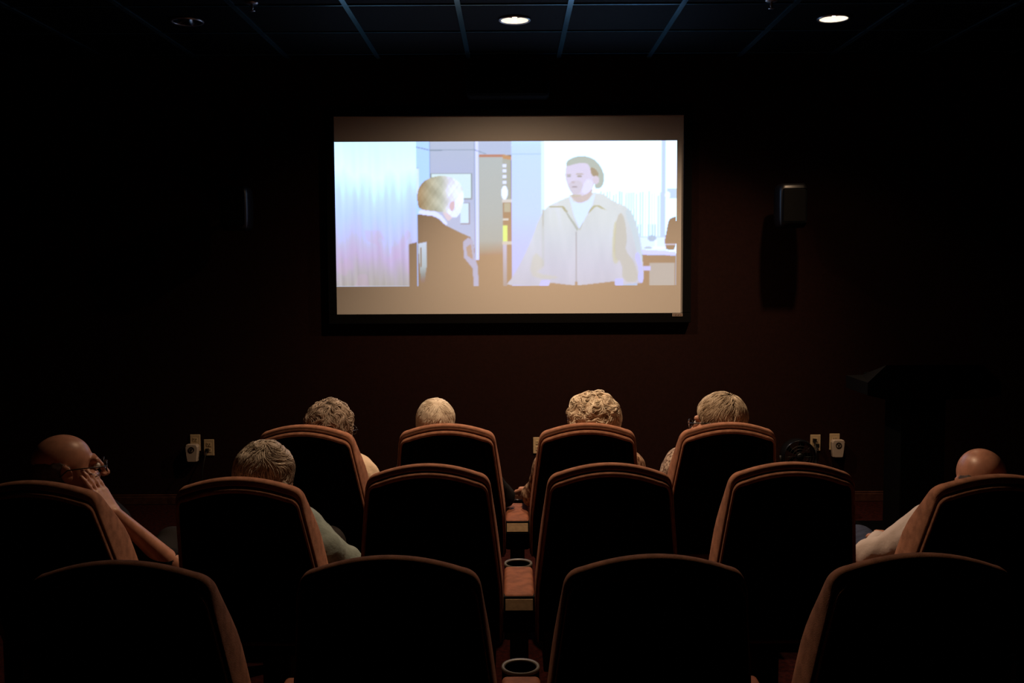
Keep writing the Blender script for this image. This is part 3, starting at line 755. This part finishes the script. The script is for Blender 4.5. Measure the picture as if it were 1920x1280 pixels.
def hair_cap(kind, Rm, T, seed):
    v = Vol(.0045)
    if kind == 'puff': v.ell(T((0, -.020, .026)), (.106, .114, .104), Rm, .02)
    elif kind == 'curly': v.ell(T((0, -.020, .030)), (.093, .107, .098), Rm, .02)
    elif kind == 'wavy': v.ell(T((0, -.022, .028)), (.094, .108, .099), Rm, .02); v.ell(T((0, -.05, -.03)), (.082, .066, .066), Rm, .03)
    elif kind == 'short': v.ell(T((0, -.018, .028)), (.084, .102, .093), Rm, .02); v.ell(T((0, -.045, -.02)), (.077, .062, .062), Rm, .03)
    elif kind == 'sides': v.ell(T((0, -.020, .000)), (.080, .093, .078), Rm, .02)
    amp, sc = {'puff': (.0085, 75), 'curly': (.0045, 100), 'wavy': (.0040, 65), 'short': (.0006, 120), 'sides': (.0010, 200)}[kind]
    # remove the face and below the hairline
    fwd = T((0, 1, 0)) - T((0, 0, 0)); up = T((0, 0, 1)) - T((0, 0, 0))
    lim = {'puff': .072, 'curly': .068, 'wavy': .066, 'short': .070, 'sides': .012}[kind]
    v.cut(T((0, lim, .03)), nrm(fwd * .94 - up * .34), .2)
    v.cut(T((0, -.02, {'puff': -.065, 'curly': -.06, 'wavy': -.09, 'short': -.055, 'sides': -.045}[kind])), nrm(-up + fwd * .45), .2)
    if kind == 'sides': v.cut(T((0, -.05, .040)), nrm(up + fwd * .5), .2)
    return v, v.mesh(lambda P: wav(P, sc, seed, 14) * amp + (wav(P, sc * 2.3, seed + 1, 10) * amp * .5))
def hair_locks(kind, Rm, T, seed, n):
    """fine strands that follow one smooth flow over the scalp, vectorised over all strands"""
    r_ = np.random.default_rng(seed)
    rad = np.array({'puff': (.110, .118, .108), 'curly': (.093, .107, .098), 'wavy': (.094, .108, .099), 'short': (.084, .102, .093)}[kind])
    cen = np.array({'puff': (0, -.020, .026), 'curly': (0, -.020, .030), 'wavy': (0, -.022, .028), 'short': (0, -.018, .028)}[kind])
    whorl = nrm((.12, -.40, .9))
    d = r_.normal(size=(n * 3, 3)); d /= np.linalg.norm(d, axis=1, keepdims=True)
    ok = ~((d[:, 2] < -.5) | ((d[:, 1] > .5) & (d[:, 2] < .3)) | (d[:, 1] > .72)); p = d[ok][:n]; n = len(p)
    turn, fq, bump, step, wd = {'puff': (2.3, 8.5, .085, .075, .0019), 'curly': (1.9, 10, .040, .07, .0016), 'wavy': (1.1, 6, .035, .09, .0016), 'short': (.40, 6, .016, .085, .0019)}[kind]
    off = r_.normal(size=n) * (.016 if kind != 'short' else .011); steps = 7; pts = []
    jit = r_.normal(size=n) * .22
    for i in range(steps):
        q = i / (steps - 1)
        rr = (1.018 if kind != 'short' else 1.016) + bump * wav(p * np.array(rad) * 10, fq * 1.25, seed + 3, 9) * .6 + off + (.012 if kind != 'short' else .004) * math.sin(math.pi * q) - (.03 if i in (0, steps - 1) else 0)
        pts.append(cen + p * rad * rr[:, None])
        f_ = p - whorl; f_ -= p * np.sum(f_ * p, 1, keepdims=True); f_ /= np.linalg.norm(f_, axis=1, keepdims=True) + 1e-6
        an = turn * wav(p, fq, seed + 5, 8) * .8 + jit
        sd = np.cross(p, f_)
        p = p + (f_ * np.cos(an)[:, None] + sd * np.sin(an)[:, None]) * step; p /= np.linalg.norm(p, axis=1, keepdims=True)
    P = np.stack(pts, 1)                                   # n, steps, 3
    tg_ = np.gradient(P, axis=1); tg_ /= np.linalg.norm(tg_, axis=2, keepdims=True) + 1e-9
    nr = P - cen; nr /= np.linalg.norm(nr, axis=2, keepdims=True); sd = np.cross(tg_, nr)
    w = wd * r_.uniform(.7, 1.3, (n, 1, 1)) * np.array([.5, .9, 1.1, 1.15, 1.05, .8, .25])[None, :, None]
    ring = np.stack([P + sd * w, P + nr * w * 1.2, P - sd * w], 2)       # n, steps, 3, 3
    V = ring.reshape(-1, 3); V = np.array([T((0, 0, 0))]) + (V @ (np.stack([T((1, 0, 0)) - T((0, 0, 0)), T((0, 1, 0)) - T((0, 0, 0)), T((0, 0, 1)) - T((0, 0, 0))])))
    base = (np.arange(n) * steps * 3)[:, None, None]; ii_ = (np.arange(steps - 1) * 3)[None, :, None]
    k0 = np.arange(3)[None, None, :]; k1 = (k0 + 1) % 3
    Fq = np.stack(np.broadcast_arrays(base + ii_ + k0, base + ii_ + k1, base + ii_ + 3 + k1, base + ii_ + 3 + k0), -1).reshape(-1, 4)
    tone = np.clip(.5 + .36 * wav(P[:, 0], 120, seed + 7, 8) + r_.normal(size=n) * .3, 0, 1)
    return V, Fq, np.repeat(tone, steps * 3)
def glasses(t, T, org):
    g = None
    def loc(p): return np.asarray(T(p)) - org
    for s in (-1, 1):
        ring = [loc((s * .033 + .024 * math.cos(a), .112 - .006 * abs(math.cos(a)), -.002 + .018 * math.sin(a))) for a in np.linspace(0, 2 * math.pi, 25)]
        o = tube('spectacle_rim', ring, .0016, M['glass_frame'], t, 6)
        g = o
        v = [loc((s * .033 + .0235 * math.cos(a), .112 - .006 * abs(math.cos(a)), -.002 + .0175 * math.sin(a))) for a in np.linspace(0, 2 * math.pi, 24, endpoint=False)]
        n_ = len(v); fw_ = loc((0, .002, 0)) - loc((0, 0, 0)); v2 = [q + fw_ for q in v]
        mobj('lens', v + v2, [tuple(range(n_)), tuple(range(n_, 2 * n_))[::-1]] + [(k, n_ + k, n_ + (k + 1) % n_, (k + 1) % n_) for k in range(n_)], M['lens'], o)
        tube('temple', [loc((s * .057, .107, .002)), loc((s * .072, .09, .004)), loc((s * .083, .03, .006)), loc((s * .086, -.008, .006)), loc((s * .083, -.03, -.012))], .0022, M['glass_frame'], t, 6)
    tube('spectacle_bridge', [loc((-.010, .111, .002)), loc((0, .116, .005)), loc((.010, .111, .002))], .0016, M['glass_frame'], t, 6)

def person(cx, d, head, ypr, label, shirt, hair, hm, arms, glass=False, sleeve=1.0, skin='skin', pants='slacks', locks=0, seed=1, shoulder=.155, h=.006, hs=1.0, lean=0.0, bulk=1.0, drop=(0, 0)):
    org = np.array([cx, d + .40, 0.0])
    t = thing('person', label, 'person', tuple(org), 0, 'people watching the film')
    head = np.asarray(head, float); Rm = rot(*ypr)
    T = lambda p: head + Rm @ (np.asarray(p, float) * hs)
    b = np.array([cx, d, 0.0])
    pel, mid, che, nek = (b + np.array(q) for q in ((0, .415, .475), (lean * .3, .345, .47 + .42 * (head[2] - .60)), (lean * .7, .285, .47 + .76 * (head[2] - .60)), (lean, .232, head[2] - .118)))
    sh = [nek + np.array((s * shoulder, .035, -.10 - drop[(s + 1) // 2])) for s in (-1, 1)]
    hip = [b + np.array((s * .085, .43, .475)) for s in (-1, 1)]
    kne = [b + np.array((s * .12, .83, .545)) for s in (-1, 1)]
    ank = [b + np.array((s * .12, .90, .10)) for s in (-1, 1)]
    toe = [b + np.array((s * .135, 1.03, .045)) for s in (-1, 1)]
    def torso(v, g, k):
        v.cap(pel - (.075, 0, 0), pel + (.075, 0, 0), .112 * bulk + g, k=k); v.cap(mid - (.065, 0, 0), mid + (.065, 0, 0), .105 * bulk + g, k=k + .03)
        v.cap(che - (.080, 0, 0), che + (.080, 0, 0), .095 * bulk + g, k=k + .03)
        v.cap(pel, mid, .11 + g, k=k); v.cap(mid, che, .10 + g, k=k)
        v.cap(sh[0] + (.05, 0, .0), sh[1] - (.05, 0, .0), .058 + g, k=k + .02)
        for s in (0, 1): v.cap(nek, sh[s], .045 + g, .055 + g, k=k)
    def arm(v, i, g, k, fore=1.0):
        el, wr = arms[i][0], arms[i][1]
        v.cap(sh[i], el, .047 + g, .036 + g, k=k)
        e2 = np.asarray(el) + (np.asarray(wr) - el) * fore; rw = .036 + (.024 - .036) * fore
        v.cap(el, e2, .037 + g, rw + g, k=k * .6)
    bv = Vol(h)
    torso(bv, 0, .03)
    for i in (0, 1):
        arm(bv, i, 0, .03)
        bv.cap(hip[i], kne[i], .075, .052, k=.03); bv.cap(kne[i], ank[i], .050, .034, k=.02); bv.cap(ank[i], toe[i], .034, .024, k=.02)
    add_head(bv, head, Rm, T)
    bv.cap(nek, T((0, -.025, -.05)), .056, .050, k=.025)
    for i in (0, 1):
        el, wr = np.asarray(arms[i][0]), np.asarray(arms[i][1]); a = arms[i][2] if len(arms[i]) > 2 else {}
        add_hand(bv, wr, a.get('u', wr - el), a.get('n', (0, 0, -1)), a.get('side', 1 if i == 0 else -1), curl=a.get('curl', (14, 22, 18)))
    V, Fq = bv.mesh(); mobj('body', V - org, Fq, M[skin], t)
    for s in (-1, 1):
        q = lathe('eye', [(0, -.0115), (.005, -.0104), (.009, -.007), (.0115, 0), (.009, .007), (.0055, .0101), (.0050, .0104), (0, .0115)], M['eye'], t, 14, axis='Y')
        q.data.materials.append(M['iris'])
        for p_ in q.data.polygons:
            if p_.index >= 14 * 5: p_.material_index = 1
        q.matrix_local = Matrix.Translation(Vector(T((s * .031, .0815, .001)) - org)) @ Matrix(Rm).to_4x4()
    # clothing
    sv = Vol(.007)
    torso(sv, .011, .05)
    for i in (0, 1):
        fore = max(0, sleeve - 1) if sleeve > 1 else 0
        el, wr = np.asarray(arms[i][0]), np.asarray(arms[i][1])
        if sleeve > 1: arm(sv, i, .012, .05, fore); c_ = el + (wr - el) * fore; sv.cut(c_, wr - el, .085)
        else:
            c_ = sh[i] + (el - sh[i]) * sleeve; sv.cap(sh[i], c_ , .060, .052, k=.05); sv.cut(c_ + nrm(el - sh[i]) * .01, el - sh[i], .075)
    sv.cap(nek - (0, 0, .02), nek + (T((0, -.03, -.06)) - nek) * .45, .062, .064, k=.02)
    sv.cut(nek + (T((0, -.03, -.06)) - nek) * .45, (0, .35, 1), .09)
    V, Fq = sv.mesh(lambda P: wav(P, 42, seed, 8) * .0035 + wav(P, 95, seed + 2, 8) * .0016); mobj('shirt', V - org, Fq, M[shirt], t)
    pv = Vol(.009)
    pv.cap(pel - (.08, 0, .01), pel + (.08, 0, -.01), .118, k=.04)
    for i in (0, 1):
        pv.cap(hip[i], kne[i], .086, .062, k=.04); pv.cap(kne[i], ank[i], .062, .048, k=.03); pv.cut(ank[i], ank[i] - kne[i], .08)
    pv.cut(pel + (0, 0, .085), (0, .1, 1), .3)
    V, Fq = pv.mesh(lambda P: wav(P, 35, seed + 5, 8) * .003); mobj('trousers', V - org, Fq, M[pants], t)
    for i in (0, 1):
        fv = Vol(.008); fv.cap(ank[i] - (0, .03, .055), toe[i] + (0, .03, -.005), .040, .036, k=.02); fv.cap(ank[i] - (0, .01, .02), ank[i] - (0, .01, .05), .044, k=.02)
        fv.cut(ank[i] - (0, 0, .005), (0, 0, 1), .08); fv.cut((toe[i] + ank[i]) / 2 * (1, 1, 0) + (0, 0, .001), (0, 0, -1), .3)
        V, Fq = fv.mesh(); mobj('shoe', V - org, Fq, M['shoe'], t)
    if hair:
        _, (V, Fq) = hair_cap(hair, Rm, T, seed)
        ho = mobj('hair', V - org, Fq, M[hm], t)
        if locks:
            VV, FF, tone = hair_locks(hair, Rm, T, seed + 9, locks)
            so = mobj('hair_strands', VV - org, FF, M[hm + '_strand'], ho)
            so.data.attributes.new('tone', 'FLOAT', 'POINT').data.foreach_set('value', tone.astype(np.float32))
    if glass: glasses(t, T, org)
    return t

Hd = lambda x, y, z: np.array([x, y, z])
d1, d2 = ROWS[1], ROWS[2]
x0, x1, x2, x3, x4, x5 = CXs
def rest(cx, d, s, spread=.27, ez=.60, ey=.40, wx_=.17, wy=.64, wz=.62):
    return (Hd(cx + s * spread, d + ey, ez), Hd(cx + s * wx_, d + wy, wz))

person(x1, d1, Hd(-.793, d1 + .20, .945), (-24, -4, 4), 'person with curly grey hair and glasses in a cream top, front row', 'cloth_cream', 'curly', 'hair_grey',
       [rest(x1, d1, -1), rest(x1, d1, 1, .24)], glass=True, sleeve=1.0, locks=2600, seed=11, lean=.03, hs=1.05)
person(x2, d1, Hd(-.334, d1 + .20, .968), (-4, 2, 0), 'person with short straight white hair in a black top, front row', 'cloth_black', 'short', 'hair_white',
       [rest(x2, d1, -1), (Hd(-.045, d1 + .40, .60), Hd(-.12, d1 + .62, .63))], sleeve=1.95, locks=2600, seed=12, hs=.96, lean=-.02)
person(x3, d1, Hd(.356, d1 + .20, .975), (8, -2, 0), 'person with big blond-white curls in a brown floral blouse, front row', 'cloth_pattern', 'puff', 'hair_blond',
       [(Hd(.095, d1 + .38, .61), Hd(.075, d1 + .62, .58)), rest(x3, d1, 1, .25)], glass=True, sleeve=1.6, locks=3600, seed=13, shoulder=.175, bulk=1.05, lean=.03)
person(x4, d1, Hd(.903, d1 + .20, .972), (54, -4, 0), 'person turned left with short ash-grey hair and dark glasses, front row', 'cloth_lace', 'short', 'hair_ash',
       [rest(x4, d1, -1, .24), rest(x4, d1, 1)], glass=True, sleeve=1.0, locks=2600, seed=14, hs=1.08)
person(x1, d2, Hd(-.83, d2 + .20, .945), (-12, -2, 0), 'person with wavy grey hair in a pale teal jacket, middle row', 'cloth_teal', 'wavy', 'hair_wave',
       [rest(x1, d2, -1), (Hd(-.585, d2 + .34, .615), Hd(-.70, d2 + .60, .60))], sleeve=1.97, locks=2800, seed=15, shoulder=.165, lean=.03, drop=(.03, .05))
# bald man leaning his face on his hand
hx = Hd(-1.502, d2 + .20, .985)
person(x0, d2, hx, (-60, 1, 0), 'bald man in dark shirt resting his cheek on his hand, far left', 'cloth_navy', 'sides', 'hair_thin',
       [rest(x0, d2, -1), (Hd(-1.185, d2 + .30, .615), Hd(-1.335, d2 + .165, .835), {'u': Hd(-.52, -.05, .85), 'n': Hd(-.83, .22, -.56), 'side': 1, 'curl': (-4, 5, 5)})],
       glass=True, sleeve=.93, skin='skin_bald', seed=16, h=.005, lean=-.05, drop=(0, .05), hs=1.09)
person(x5, d2, Hd(1.579, d2 + .20, .925), (-4, -4, -5), 'bald person in a white long-sleeved shirt and jeans, far right', 'cloth_white', 'sides', 'hair_thin',
       [(Hd(1.27, d2 + .36, .625), Hd(1.40, d2 + .60, .62)), rest(x5, d2, 1)], sleeve=1.95, skin='skin_bald', pants='jeans', seed=17, lean=.04)
